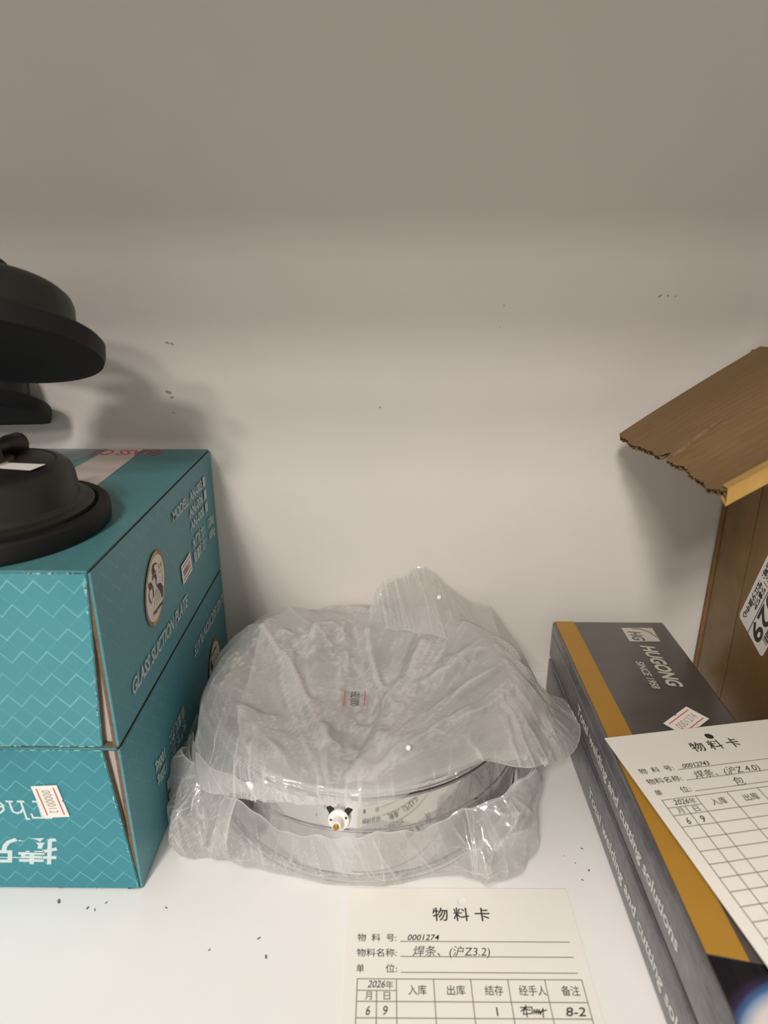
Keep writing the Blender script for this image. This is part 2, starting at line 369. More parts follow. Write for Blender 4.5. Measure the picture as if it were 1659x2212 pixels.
def side_print(parent, flip):
    def T(y, z): return (BX + 0.0006, .7305 - y, .169 - z) if flip else (BX + 0.0006, y, z)
    X = (0, -1, 0) if flip else (0, 1, 0); Y = (0, 0, -1) if flip else (0, 0, 1)
    lim = 0.0
    it = [('MODEL:  AN-003', T(.360, .1605), X, Y, .062, .0064, .02), ('AN-006', T(.390, .1515), X, Y, .031, .0060, .02), ('AN-008', T(.390, .1425), X, Y, .031, .0060, .02),
          ('水平吸力：  120kg', T(.390, .1300), X, Y, .052, .0062, .03), ('垂直吸力：  100kg', T(.390, .1208), X, Y, .052, .0062, .03)]
    if flip: it.append(('GLASS SUCTION PLATE', (BX + .0006, .4495, .0705), X, Y, .0795, .0074, .022, .35))
    else: it.append(('GLASS SUCTION PLATE', T(.2755, .1022), X, Y, .094, .0078, .022, .35))
    place_text(it, 'side_lettering', M['side_print'], parent)
    sq = [[(0, 0), (.0058, 0), (.0058, .0066), (0, .0066)]]
    for i, z in enumerate((.1602, .1511, .1421)):
        polys('tick_box', sq, T(.4245, z), X, Y, M['side_print'], parent)
    emblem(T(.3205, .1382), X, Y, parent)
def teal_box(z0, z1, flip, label):
    t = thing('carton_box', (-0.25, 0.34, z0), label, 'box', group='teal glass suction plate boxes')
    O = t.location
    P = lambda n, bm, m: bm_obj(n, bm, m, t, origin=O)
    xl = -0.42
    P('inner_tray', box_bm(xl + .002, BX - .0035, BF + .006, BB - .0015, z0 + .0005, z1 - .0012), M['inner_grey'])
    P('side_panel', box_bm(BX - .0014, BX, BF + .0006, BB, z0 + .0006, z1 - .0013, .0004), [M['teal_side']])
    P('side_board_edge', box_bm(BX - .0032, BX - .0015, BF + .0012, BB, z0 + .0004, z1 - .0014), M['kraft'])
    P('top_panel', box_bm(xl, BX - .0013, BF, BB, z1 - .0012, z1, .0005), [M['teal_top']])
    P('top_board_edge', box_bm(xl, BX - .0006, BF + .001, BB, z1 - .0021, z1 - .0012), M['dark_gap'])
    P('bottom_panel', box_bm(xl, BX - .0005, BF + .001, BB, z0, z0 + .0006), M['kraft'])
    P('left_panel', box_bm(xl, xl + .0014, BF, BB, z0, z1, .0004), [M['teal_side']])
    P('back_panel', box_bm(xl, BX - .0006, BB - .0014, BB, z0, z1 - .001), [M['teal_side']])
    # front flap: its right edge leans away from the side panel
    if flip: rt, rb = -0.1343, -0.1277
    else: rt, rb = -0.1279, -0.1340
    pts = [(xl, BF, z0 + .0006), (rb, BF, z0 + .0006), (rt, BF, z1 - .0008), (xl, BF, z1 - .0008)]
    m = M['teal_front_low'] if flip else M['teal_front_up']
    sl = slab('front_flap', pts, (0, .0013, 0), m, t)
    bmm = bmesh.new(); bmm.from_mesh(sl.data); bmesh.ops.bevel(bmm, geom=list(bmm.edges), offset=.0004, segments=2, affect='EDGES'); bmm.to_mesh(sl.data); bmm.free()
    pts2 = [(a + (.0003 if a > -.2 else 0), b + .0014, c) for a, b, c in pts]; slab('flap_board_edge', pts2, (0, .0016, 0), M['kraft'], t)
    # narrow dust flap of grey board seen in the gap
    slab('dust_flap', [(BX - .011, BF + .004, z0 + .001), (BX - .0016, BF + .0032, z0 + .001), (BX - .0016, BF + .0032, z1 - .002), (BX - .011, BF + .004, z1 - .002)], (0, .0012, 0), M['inner_grey'], t)
    rw = random.Random(8 + flip); wear = []
    for k in range(46):
        tt_ = rw.random(); sidek = k % 3
        if sidek == 0: ex, ez = rb + (rt - rb) * tt_, z0 + .001 + (z1 - z0 - .002) * tt_
        elif sidek == 1: ex, ez = -.205 + (rt + .204) * tt_, z1 - .0012
        else: ex, ez = -.205 + (rb + .204) * tt_, z0 + .001
        a_, b_ = (rw.uniform(.0002, .0008), rw.uniform(.0006, .0028)) if sidek == 0 else (rw.uniform(.0008, .004), rw.uniform(.0002, .0006))
        if sidek == 0: ex -= a_ + .0002
        wear.append([(ex + a_ * math.cos(q * 1.257) * rw.uniform(.5, 1), ez + b_ * math.sin(q * 1.257) * rw.uniform(.5, 1)) for q in range(5)])
    tag(polys('edge_wear', wear, (0, BF - .0001, 0), (1, 0, 0), (0, 0, 1), M['wear'], t, 0.00002), kind='stuff')
    side_print(t, flip)
    if not flip:
        z = z1 + .00008
        polys('top_band', [[(-.420, .2537 + .0005), (-.264, .2537 + .0005), (-.1973, BB - .0005), (-.420, BB - .0005)]], (0, 0, z), (1, 0, 0), (0, 1, 0), M['blue_grey'], t, 0.0)
        polys('top_stripe', [[(-.1965, BB - .0005), (-.2005, .395), (-.219, .2545), (-.178, .2545), (-.171, .369), (-.1722, BB - .0005)]], (0, 0, z), (1, 0, 0), (0, 1, 0), M['top_white'], t, 0.00006)
        place_text([('GLASS CU', (-.157, .4475, z), (-1, 0, 0), (0, -1, 0), .0470, .013, .01)], 'top_lettering', M['red_ink'], t, 0.00016)
        price_sticker((BX + .0006, .3738, .1247), (0, .0098, .0006), (0, .0006 * -.66, .0062), t, '0000012')
    else:
        X, Y = (-1, 0, 0), (0, 0, -1); y = BF - .00012
        # THE with serifs, upside down: T and h built from strokes
        lx = lambda pts: pts
        s = .0002
        w = .0014
        strokes('front_lettering', [[(0.0008, .0104), (.0095, .0104)], [(0.0008, .0106), (.0004, .0082)], [(.0095, .0106), (.0099, .0082)], [(.0048, .0103), (.0056, .0006)], [(.0036, .0004), (.0078, .0004)],
                 [(.0128, .0112), (.0138, .0004)], [(.0116, .0112), (.0130, .0112)], [(.0125, .0004), (.0153, .0004)],
                 [(.0136, .0052), (.0150, .0070), (.0170, .0076), (.0188, .0066), (.0194, .0004)], [(.0180, .0004), (.0208, .0004)],
                 [(.0228, .0036), (.0280, .0036), (.0272, .0066), (.0250, .0074), (.0230, .0056), (.0228, .0028), (.0246, .0006), (.0280, .0010)]], w * .8, (-.1645, y, .0572), X, Y, M['white_print'], t, 0.00003)
        place_text([('捷兄', (-.1650, y, .0320), X, Y, .0395, .0142, .02, .18, .80)], 'front_characters', M['white_print'], t, 0.00003)
        strokes('front_rule', [[(0, 0), (.05, 0)]], .0006, (-.1700, y, .0212), X, Y, M['white_print'], t, 0.00008)
        price_sticker((-.1637, BF - .0003, .0571), (.0016, 0, -.0096), (.0063, 0, .0004), t, '0000012', 'faint_ink')
    return t
teal_box(0.0, .0884, True, 'lower teal patterned box resting on the shelf, its print upside down')
teal_box(.0886, .1795, False, 'upper teal patterned box, black suction lifters standing on it')

# ------------------------------------------------------------------ suction lifters
RIM = [(.0470, .0), (.0515, .0004), (.0522, .003), (.0520, .0085), (.0508, .0098), (.0470, .0100), (.0455, .0085), (.044, .008)]
DOME = [(.0452, .0082), (.0452, .0112), (.0440, .0120), (.0412, .0126), (.0392, .0148), (.0384, .0215), (.0380, .0258), (.0366, .0290), (.0340, .0312), (.0312, .0320), (.0300, .0316), (.0288, .0323), (.0200, .0328), (.0100, .0330), (.0090, .0330)]
def tube(name, pts, rad, m, parent, seg=14):
    """smooth tube through local points"""
    P = [Vector(p) for p in pts]; Q = []
    for i in range(len(P) - 1):
        p0 = P[max(i - 1, 0)]; p1 = P[i]; p2 = P[i + 1]; p3 = P[min(i + 2, len(P) - 1)]
        for k in range(6):
            t = k / 6; Q.append(0.5 * ((2 * p1) + (p2 - p0) * t + (2 * p0 - 5 * p1 + 4 * p2 - p3) * t * t + (3 * p1 - p0 - 3 * p2 + p3) * t ** 3))
    Q.append(P[-1]); V = []; Fs = []; up = Vector((.123, .31, .94)).normalized()
    for i, q in enumerate(Q):
        d = (Q[min(i + 1, len(Q) - 1)] - Q[max(i - 1, 0)]).normalized(); a = d.cross(up).normalized(); b = d.cross(a)
        r = rad if not callable(rad) else rad(i / (len(Q) - 1))
        for k in range(seg): V.append(q + (a * math.cos(2 * math.pi * k / seg) + b * math.sin(2 * math.pi * k / seg)) * r)
    for i in range(len(Q) - 1):
        for k in range(seg): k2 = (k + 1) % seg; Fs.append((i * seg + k, i * seg + k2, (i + 1) * seg + k2, (i + 1) * seg + k))
    Fs.append(tuple(range(seg))[::-1]); Fs.append(tuple(range((len(Q) - 1) * seg, len(Q) * seg)))
    return mesh_obj(name, V, Fs, m, parent, smooth=True)
def lifter(mat4, label, span, sticker, lever_ang, hand_h=.036):
    """double cup lifter: cups at local (0,0) and (span,0), grip bar between them along local x"""
    t = thing('suction_lifter', None, label, 'suction lifter', mat4, 'black suction cup lifters on the teal boxes')
    for k, cx in enumerate((0.0, span)):
        T = Matrix.Translation((cx, 0, 0))
        lathe('rubber_pad', RIM, M['rubber'], t, mat4=T)
        lathe('cup_dome', DOME, M['black_metal'], t, mat4=T)
        lathe('washer', [(.0125, .0330), (.0128, .0342), (.0070, .0344)], M['steel'], t, 32, T)
        lathe('cup_stem', [(.0085, .0340), (.0080, .0400), (.0085, hand_h + .008), (.006, hand_h + .010)], M['black_metal'], t, 24, T)
        a = lever_ang[k]; c, s = math.cos(a), math.sin(a)
        L = tube('release_lever', [(cx + .002 * c, .002 * s, .0375), (cx + .012 * c, .012 * s, .0372), (cx + .020 * c, .020 * s, .0365), (cx + .027 * c, .027 * s, .0345)], lambda u: .0036 + .0030 * max(0, u - .45) * 1.8, M['black_metal'], t)
    tube('grip_bar', [(0, 0, hand_h + .003), (span * .12, 0, hand_h + .008), (span * .3, 0, hand_h + .010), (span * .7, 0, hand_h + .010), (span * .88, 0, hand_h + .008), (span, 0, hand_h + .003)], .0095, M['black_metal'], t)
    if sticker:
        o = polys('price_label', [[(-.0116, -.0013), (-.0307, -.0024), (-.0303, .0079), (-.012, .0076)][::-1]], (0, 0, .0328), (1, 0, 0), (0, 1, 0), M['sticker'], t, 0.0004)
        o.parent = t; o.matrix_parent_inverse = Matrix.Identity(4); o.data.transform(Matrix.Translation(t.location))
    return t
def basis(org, x, z):
    z = Vector(z).normalized(); x = Vector(x); x = (x - z * x.dot(z)).normalized(); y = z.cross(x)
    m = Matrix.Identity(4)
    for i, a in enumerate((x, y, z)):
        for j in range(3): m[j][i] = a[j]
    m.translation = Vector(org); return m
lifter(basis((-.1910, .3011, .1798), (-1, .18, 0), (0, 0, 1)), 'black suction cup lifter standing flat on the box, white price label on dome', .15, True, (-1.45, 1.2))
lifter(basis((-.1890, .3150, .2610), (-.100, .13, -.045), (-.02, .42, .91)), 'upper black suction cup lifter, tilted on top of the other, rubber undersides showing', .15, False, (2.6, 2.6))

# ------------------------------------------------------------------ steel band rings inside the bag
RC = Vector((-.0145, .3530, 0)); RR = .0925
def ring(z0, z1, R, label, terminal=False):
    t = thing('steel_ring', (RC.x, RC.y, z0), label, 'ring', group='steel band rings in the plastic bag')
    h = z1 - z0; b = .0007
    prof = [(R - .0016, 0), (R, 0.0), (R + b, b * .6), (R + b, b * 1.6), (R, b * 2.4)] + [(R, h * k / 5) for k in (1, 2, 3, 4)] + [(R, h - b * 2.4), (R + b, h - b * 1.6), (R + b, h - b * .6), (R, h), (R - .0016, h), (R - .0018, h * .5), (R - .0016, 0)]
    o = lathe('band', prof, M['chrome'], t, 160, cap=False)
    if terminal:
        a = math.atan2(-1, -.115); d = Vector((math.cos(a), math.sin(a), .30)).normalized()
        p = Vector((math.cos(a) * (R + .0005), math.sin(a) * (R + .0005), h * .42))
        B = basis(p, (-d.y, d.x, 0), d) @ Matrix.Scale(.70, 4)
        lathe('terminal_plate', [(.0084, -.001), (.0084, .0008), (.0078, .0011), (.002, .0011)], M['chrome'], t, 32, B)
        q = lathe('terminal_base', [(.0074, .0010), (.0074, .0032), (.0068, .0036), (.0035, .0036)], M['ceramic'], t, 32, B)
        lathe('insulator', [(.0038, .0034), (.0037, .0105), (.0031, .0117), (.0018, .0117)], M['ceramic'], t, 24, B)
        lathe('brass_stud', [(.0021, .0100), (.0021, .0134), (.0015, .0139), (.0006, .0139)], M['brass'], t, 16, B)
        for s in (-1, 1):
            lathe('screw_hole', [(.0009, .0036), (.0009, .00385), (.0001, .0039)], M['black_ink'], t, 12, B @ Matrix.Translation((s * .0054, .0012 * s + .0012, 0)))
        for s in (-1, 1):
            ear = B @ Matrix.Translation((s * .0062, .0062, .0012)) @ Matrix.Rotation(-s * .6, 4, 'Z')
            bm = box_bm(-.0022, .0022, -.003, .003, 0, .0007, .0003, 1); bmesh.ops.transform(bm, matrix=ear, verts=bm.verts); bm_obj('clamp_ear', bm, M['black_metal'], t)
    return t
ring(.0012, .0330, RR, 'wide mirror-polished steel band ring at the bottom of the bag, under hazy film')
ring(.0334, .0538, RR + .0006, 'steel band ring with the white ceramic terminal, bare and shiny at the bag mouth', True)
ring(.0545, .0595, RR - .0006, 'topmost steel band ring in the bag, mostly covered by milky film')

# ------------------------------------------------------------------ plastic film (cloth-like relaxation in numpy)
def relax(P, grow, it=120, anchor=0.02, amp=.0012, seed=1, bend=0.25, tris=None, fixed=None):
    rng = np.random.default_rng(seed); n, m, _ = P.shape; T = P.copy()
    def d(A, B): return np.linalg.norm(A - B, axis=-1)
    # smooth random growth field, different in the two directions
    def field(s):
        g = rng.standard_normal((s, s)); yi = np.linspace(0, s - 1.001, n); xi = np.linspace(0, s - 1.001, m)
        y0 = yi.astype(int); x0 = xi.astype(int); fy = (yi - y0)[:, None]; fx = (xi - x0)[None]
        fy = fy * fy * (3 - 2 * fy); fx = fx * fx * (3 - 2 * fx)
        return (g[y0][:, x0] * (1 - fy) * (1 - fx) + g[y0 + 1][:, x0] * fy * (1 - fx) + g[y0][:, x0 + 1] * (1 - fy) * fx + g[y0 + 1][:, x0 + 1] * fy * fx)
    N = np.cross(np.gradient(P, axis=0), np.gradient(P, axis=1)); N /= (np.linalg.norm(N, axis=-1, keepdims=True) + 1e-12)
    X = P + N * (amp * (field(9) + .7 * field(17) + .5 * field(37)))[..., None]
    gr = 1 + grow * (1 + .5 * field(6))
    cons = []
    for (di, dj), k in (((1, 0), 1.0), ((0, 1), 1.0), ((1, 1), .7), ((1, -1), .7), ((2, 0), bend), ((0, 2), bend), ((4, 0), bend * .5), ((0, 4), bend * .5)):
        a = (slice(0, n - di), slice(max(0, -dj), m - max(0, dj))); b = (slice(di, n), slice(max(0, dj), m + min(0, dj)))
        L = d(T[a], T[b]); L = L * (gr[a] if di < 2 and dj < 2 else 1 + (gr[a] - 1) * .72); cons.append((a, b, L, k))
    for i in range(it):
        for a, b, L, k in cons:
            A, B = X[a], X[b]; v = B - A; l = np.linalg.norm(v, axis=-1) + 1e-12
            c = (v * ((l - L) / l * 0.25 * k)[..., None]); X[a] += c; X[b] -= c
        X += (T - X) * anchor
        if fixed is not None: X[fixed] = T[fixed] * .5 + X[fixed] * .5
        # collisions
        X[..., 2] = np.maximum(X[..., 2], .0006)
        X[..., 1] = np.minimum(X[..., 1], WY - .0012)
        X[..., 0] = np.clip(X[..., 0], BX + .0022, .1148)
        dx = X[..., 0] - RC.x; dy = X[..., 1] - RC.y; r = np.hypot(dx, dy) + 1e-9; R = RR + .0026
        ins = (r < R) & (r > RR - np.where(X[..., 2] < .0565, .024, .006)) & (X[..., 2] < .0608)
        top = ins & (X[..., 2] > .0575); X[..., 2] = np.where(top, .0608, X[..., 2]); side = ins & ~top
        X[..., 0] = np.where(side, RC.x + dx / r * R, X[..., 0]); X[..., 1] = np.where(side, RC.y + dy / r * R, X[..., 1])
    return X
def vnoise(p, seed):
    i = np.floor(p).astype(np.int64); f = p - i; f = f * f * (3 - 2 * f)
    def h(a, b, c):
        n = (a * 374761393 + b * 668265263 + c * 2147483647 + seed * 1274126177) & 0xffffffff
        n = ((n ^ (n >> 13)) * 1274126177) & 0xffffffff; n = (n ^ (n >> 16)) & 0xffff
        return n / 65535.0
    r = 0
    for a in (0, 1):
        for b in (0, 1):
            for c in (0, 1):
                w = (f[..., 0] if a else 1 - f[..., 0]) * (f[..., 1] if b else 1 - f[..., 1]) * (f[..., 2] if c else 1 - f[..., 2])
                r = r + w * h(i[..., 0] + a, i[..., 1] + b, i[..., 2] + c)
    return r
def ridged(p, seed, octs=4, gain=.5, lac=2.1):
    q = p.copy(); q[..., 0] += 1.1 * vnoise(p * .7, seed + 50); q[..., 1] += 1.1 * vnoise(p * .7, seed + 51)
    a = 1.0; s = 0; tot = 0
    for k in range(octs):
        n = 1 - np.abs(2 * vnoise(q, seed + k) - 1); s = s + a * n ** 1.6; tot += a; a *= gain; q = q * lac + 7.3
    return s / tot - .5
def creases(p, seed, n=12, fmin=14, fmax=90, cut=.5, aniso=(1, 1, 1)):
    """sharp local folds: triangle waves in random directions, each switched on by a low-frequency mask"""
    rg = np.random.default_rng(seed); out = 0
    for k in range(n):
        d = rg.standard_normal(3) * np.array(aniso); d /= np.linalg.norm(d); f = fmin * (fmax / fmin) ** (k / (n - 1))
        w = vnoise(p * (f * .45) + k * 3.1, seed + k) * 1.3
        ph = (p @ d) * f + w + rg.random()
        t = np.abs((ph % 1) - .5) * 2; t = np.where(t > .35, t, .35 + (t - .35) * .25)      # asymmetric: flats with sharp crests
        m = np.clip((vnoise(p * (f * .38 + 8) + 11 * k, seed + 100 + k) - cut) / .22, 0, 1)
        out = out + (t - .5) * m / f
    return out * fmin
def normals(P):
    N = np.cross(np.gradient(P, axis=0), np.gradient(P, axis=1)); return N / (np.linalg.norm(N, axis=-1, keepdims=True) + 1e-12)
def catmull(K, t, periodic=False):
    """K (k,3) control points, t in 0..1 -> points"""
    k = len(K); K = np.asarray(K, float)
    if periodic: u = t * k; i = np.floor(u).astype(int); f = (u - i)[:, None]; g = lambda j: K[j % k]
    else: u = np.clip(t, 0, 1 - 1e-9) * (k - 1); i = np.floor(u).astype(int); f = (u - i)[:, None]; g = lambda j: K[np.clip(j, 0, k - 1)]
    p0, p1, p2, p3 = g(i - 1), g(i), g(i + 1), g(i + 2)
    return .5 * ((2 * p1) + (p2 - p0) * f + (2 * p0 - 5 * p1 + 4 * p2 - p3) * f ** 2 + (3 * p1 - p0 - 3 * p2 + p3) * f ** 3)
def surf(net, nu, nv, periodic_u=False):
    """net (a,b,3) control net -> (nu,nv,3)"""
    net = np.asarray(net, float); a, b, _ = net.shape
    tv = np.linspace(0, 1, nv); rows = np.stack([catmull(net[i], tv) for i in range(a)])       # a,nv,3
    tu = np.linspace(0, 1, nu, endpoint=not periodic_u)
    return np.stack([catmull(rows[:, j], tu, periodic_u) for j in range(nv)], axis=1)
def grid_mesh(name, X, m, parent, mask=None):
    n, k, _ = X.shape; off = np.array(parent.location)
    idx = np.arange(n * k).reshape(n, k); f = np.stack([idx[:-1, :-1], idx[1:, :-1], idx[1:, 1:], idx[:-1, 1:]], -1).reshape(-1, 4)
    me = bpy.data.meshes.new(name); V = (X - off).reshape(-1, 3)
    me.vertices.add(len(V)); me.vertices.foreach_set('co', V.ravel())
    me.loops.add(f.size); me.loops.foreach_set('vertex_index', f.ravel().astype(np.int32))
    me.polygons.add(len(f)); me.polygons.foreach_set('loop_start', np.arange(0, f.size, 4, dtype=np.int32)); me.update(calc_edges=True)
    me.polygons.foreach_set('use_smooth', [True] * len(f)); me.materials.append(m)
    A = np.zeros((n, k)); L = X[1:-1, 1:-1] * 4 - X[:-2, 1:-1] - X[2:, 1:-1] - X[1:-1, :-2] - X[1:-1, 2:]
    cell = np.linalg.norm(X[2:, 1:-1] - X[:-2, 1:-1], axis=-1) * np.linalg.norm(X[1:-1, 2:] - X[1:-1, :-2], axis=-1) / 4 + 1e-9
    A[1:-1, 1:-1] = np.clip((np.linalg.norm(L, axis=-1) / np.sqrt(cell) - .11) / .40, 0, 1)      # sharply folded film turns white
    A[0] = A[-1] = 1; A[:, 0] = A[:, -1] = 1; A[1] = A[-2] = .6; A[:, 1] = A[:, -2] = .6
    at_ = me.attributes.new('fold', 'FLOAT', 'POINT'); at_.data.foreach_set('value', A.ravel().astype(np.float32))
    o = bpy.data.objects.new(name, me); link(o, parent); return o
bag = thing('plastic_bag', (RC.x, RC.y, 0.0), 'crumpled milky plastic bag around the steel rings, open towards the front', 'bag')
# upper film: profiles from the centre outwards for directions around the ring
PROF = {  # degrees: [(r, z) ...] six points beyond the centre
    0:   [(.045, .064), (.080, .073), (.097, .066), (.107, .050), (.122, .040), (.134, .034)],
    22:  [(.045, .065), (.080, .074), (.098, .066), (.104, .045), (.112, .030), (.120, .024)],
    45:  [(.045, .067), (.078, .077), (.095, .070), (.098, .050), (.099, .030), (.100, .012)],
    70:  [(.045, .068), (.078, .078), (.095, .070), (.0970, .050), (.0975, .030), (.0975, .010)],
    100: [(.045, .068), (.078, .078), (.0945, .070), (.0965, .050), (.0965, .030), (.0965, .010)],
    130: [(.045, .067), (.080, .076), (.096, .070), (.099, .050), (.101, .030), (.102, .008)],
    160: [(.045, .065), (.082, .075), (.0965, .066), (.0985, .045), (.1000, .025), (.1010, .006)],
    185: [(.045, .063), (.082, .073), (.0965, .064), (.0985, .048), (.1000, .034), (.1020, .020)],
    205: [(.045, .061), (.084, .071), (.096, .066), (.0995, .053), (.1040, .042), (.1090, .024)],
    222: [(.045, .060), (.084, .071), (.096, .068), (.102, .058), (.106, .047), (.109, .037)],
    240: [(.045, .059), (.084, .071), (.0955, .069), (.0985, .063), (.1000, .056), (.1010, .050)],
    258: [(.045, .058), (.084, .070), (.0950, .0695), (.0975, .065), (.0985, .060), (.0990, .0545)],
    275: [(.045, .058), (.084, .070), (.0945, .0705), (.0970, .068), (.0978, .063), (.0985, .058)],
    292: [(.045, .059), (.083, .071), (.0930, .0725), (.0955, .0722), (.0970, .0705), (.0982, .068)],
    308: [(.045, .060), (.083, .072), (.0930, .0730), (.0965, .0720), (.0990, .0695), (.1010, .066)],
    325: [(.045, .062), (.083, .073), (.0960, .0710), (.1030, .063), (.1080, .056), (.1130, .049)],
    342: [(.045, .063), (.082, .073), (.0980, .067), (.1080, .052), (.1200, .043), (.1290, .037)],
}
angs = sorted(PROF); NET = []
for a in angs:
    ca, sa = math.cos(math.radians(a)), math.sin(math.radians(a))
    NET.append([(RC.x, RC.y, .057)] + [(RC.x + r * ca, RC.y + r * sa, z) for r, z in PROF[a]])
NET = np.array(NET)
# periodic interpolation in angle on a square grid (keeps cells even: no pole)
G = 300
tv = np.linspace(0, 1, 64); rows = np.stack([catmull(NET[i], tv) for i in range(len(angs))])
ar = np.radians(np.array(angs, float))
def sample(phi, rho):
    phi = np.mod(phi, 2 * np.pi); ext = np.concatenate([ar, [ar[0] + 2 * np.pi]])
    i = np.clip(np.searchsorted(ext, phi, side='right') - 1, 0, len(ar) - 1); f = (phi - ext[i]) / (ext[i + 1] - ext[i]); f = f * f * (3 - 2 * f) * .5 + f * .5
    v = np.clip(rho, 0, .99999) * 63; j = v.astype(int); g = (v - j)
    def at(ii): ii = ii % len(ar); return rows[ii, j] * (1 - g)[:, None] + rows[ii, j + 1] * g[:, None]
    A, B = at(i), at(i + 1)
    # interpolate in cylindrical form so the radius stays round
    rA = np.hypot(A[:, 0] - RC.x, A[:, 1] - RC.y); rB = np.hypot(B[:, 0] - RC.x, B[:, 1] - RC.y); r = rA * (1 - f) + rB * f
    return np.stack([RC.x + r * np.cos(phi), RC.y + r * np.sin(phi), A[:, 2] * (1 - f) + B[:, 2] * f], -1)
lnv = np.linspace(-1, 1, G); S, Tt = np.meshgrid(lnv, lnv, indexing='ij')
# square -> disc (elliptical mapping)
u_ = S * np.sqrt(1 - Tt ** 2 / 2); v_ = Tt * np.sqrt(1 - S ** 2 / 2)
rho = np.hypot(u_, v_); phi = np.arctan2(v_, u_)
rho = np.minimum(rho * .955 + rho ** 8 * (.028 * np.sin(phi * 9 + 1) + .012 * np.sin(phi * 23)), .999)
P0 = sample(phi.ravel(), rho.ravel()).reshape(G, G, 3)
# broad folds of the slack top: a valley running to the front, ridges fanning from it
dx = P0[..., 0] - RC.x; dy = P0[..., 1] - RC.y; rr = np.hypot(dx, dy)
fan = np.arctan2(dx + .012, (dy + .115))
PEAK = {0: .067, 22: .067, 45: .065, 70: .061, 100: .0585, 115: .061, 130: .069, 160: .071, 185: .068, 205: .066, 240: .0655, 275: .0655, 292: .068, 308: .070, 325: .068, 342: .067}
pa = np.radians(np.array(list(PEAK) + [360.])); pv = np.array(list(PEAK.values()) + [.067])
pk = np.interp(np.mod(np.arctan2(dy, dx), 2 * np.pi), pa, pv); mix = np.clip(rr / .05, 0, 1); pk = pk * mix + .0615 * (1 - mix)
zz = P0[..., 2]; P0[..., 2] = np.where(zz > .05, .05 + (zz - .05) * (pk - .05) / .0225, zz)
wt = np.clip(1 - (rr / .094) ** 6, 0, 1)
# pulled-tight folds of the top sheet, running to the low point at the mouth
FOLDS = [[(-0.1067, 0.3009), (-0.0728, 0.2764), (-0.0389, 0.2531)], [(-0.1088, 0.3195), (-0.0677, 0.3014), (-0.0275, 0.2693)], [(-0.0939, 0.2903), (-0.0565, 0.2765), (-0.0227, 0.2567)], [(-0.0967, 0.3947), (-0.0668, 0.3631), (-0.0319, 0.2889)], [(-0.0736, 0.3849), (-0.0479, 0.3302), (-0.033, 0.3018)], [(-0.0195, 0.3357), (-0.0198, 0.311), (-0.0202, 0.2849)], [(-0.0166, 0.4097), (-0.0029, 0.3307), (-0.0074, 0.2892)], [(-0.0316, 0.4131), (-0.03, 0.3636), (-0.0331, 0.3204)], [(0.0749, 0.3421), (0.0335, 0.3025), (0.0016, 0.2753)], [(0.0715, 0.3316), (0.0254, 0.2896), (-0.0139, 0.2603)], [(0.065, 0.3865), (0.0079, 0.3308), (0.0003, 0.2811)], [(0.069, 0.3559), (0.0193, 0.3092), (0.0044, 0.2893)], [(0.0727, 0.3121), (0.0317, 0.2815), (0.0029, 0.2553)], [(-0.0359, 0.3017), (-0.0257, 0.2808), (-0.0141, 0.2657)], [(-0.0069, 0.2977), (-0.0105, 0.2771), (-0.0219, 0.2638)], [(0.0017, 0.3113), (-0.0014, 0.3307), (0.0229, 0.386)], [(-0.0984, 0.3401), (-0.094, 0.3569), (-0.0788, 0.3949)], [(-0.1033, 0.31), (-0.0916, 0.3173), (-0.0659, 0.3082)], [(-0.0421, 0.4058), (-0.0543, 0.3851), (-0.0701, 0.385)], [(0.0208, 0.3415), (0.0414, 0.3585), (0.065, 0.3738)]]
hgt = 0
for k, fl_ in enumerate(FOLDS):
    dmin = np.full(P0.shape[:2], 9.)
    for (ax, ay), (bx, by) in zip(fl_[:-1], fl_[1:]):
        vx, vy = bx - ax, by - ay; tt = np.clip(((P0[..., 0] - ax) * vx + (P0[..., 1] - ay) * vy) / (vx * vx + vy * vy), 0, 1)
        wob = .002 * np.sin(tt * 5 + k); dmin = np.minimum(dmin, np.hypot(P0[..., 0] - ax - vx * tt + wob, P0[..., 1] - ay - vy * tt))
    A = (.0062, .0040, .0052)[k % 3]; wd = (.0055, .0035, .0075)[(k // 2) % 3]
    hgt = hgt + A * np.exp(-np.sqrt(dmin ** 2 + .0011 ** 2) / wd)
P0[..., 2] += wt * (hgt - .0035 * np.exp(-((dx + .004) / .018) ** 2 - ((dy + .05) / .05) ** 2) - .001)
cv = np.hypot(dx, dy + .105); fc = np.stack([fan * .10, cv * .045, cv * 0], -1)
P0[..., 2] += wt * (.0048 * creases(fc, 77, 10, 20, 110, .40, (1, .12, .01)) + .0046 * creases(P0 * np.array([1, 1, .3]), 78, 9, 16, 90, .50))
Nn = normals(P0); Nn *= np.sign((Nn[..., 0] * dx + Nn[..., 1] * dy) * .5 + Nn[..., 2] * .05 + 1e-9)[..., None]
edge = np.clip((rr - .078) / .025, 0, 1)
sl_ = (rr - P0[..., 2]) * .32; ph_ = np.abs(((np.arctan2(dy, dx) + np.pi / 2) + np.pi) % (2 * np.pi) - np.pi) * np.clip(rr, .03, .1) + sl_ * .9 + .02 * np.sin(np.arctan2(dy, dx) * 2)
P0 += Nn * ((.0002 + .0068 * edge) * creases(np.stack([ph_, sl_, ph_ * 0], -1), 9, 13, 16, 140, .46) + .0004 + .0008 * edge)[..., None]
XT = relax(P0, .012, 8, .10, .00015, 5, .01)
grid_mesh('top_film', XT, M['film'], bag)
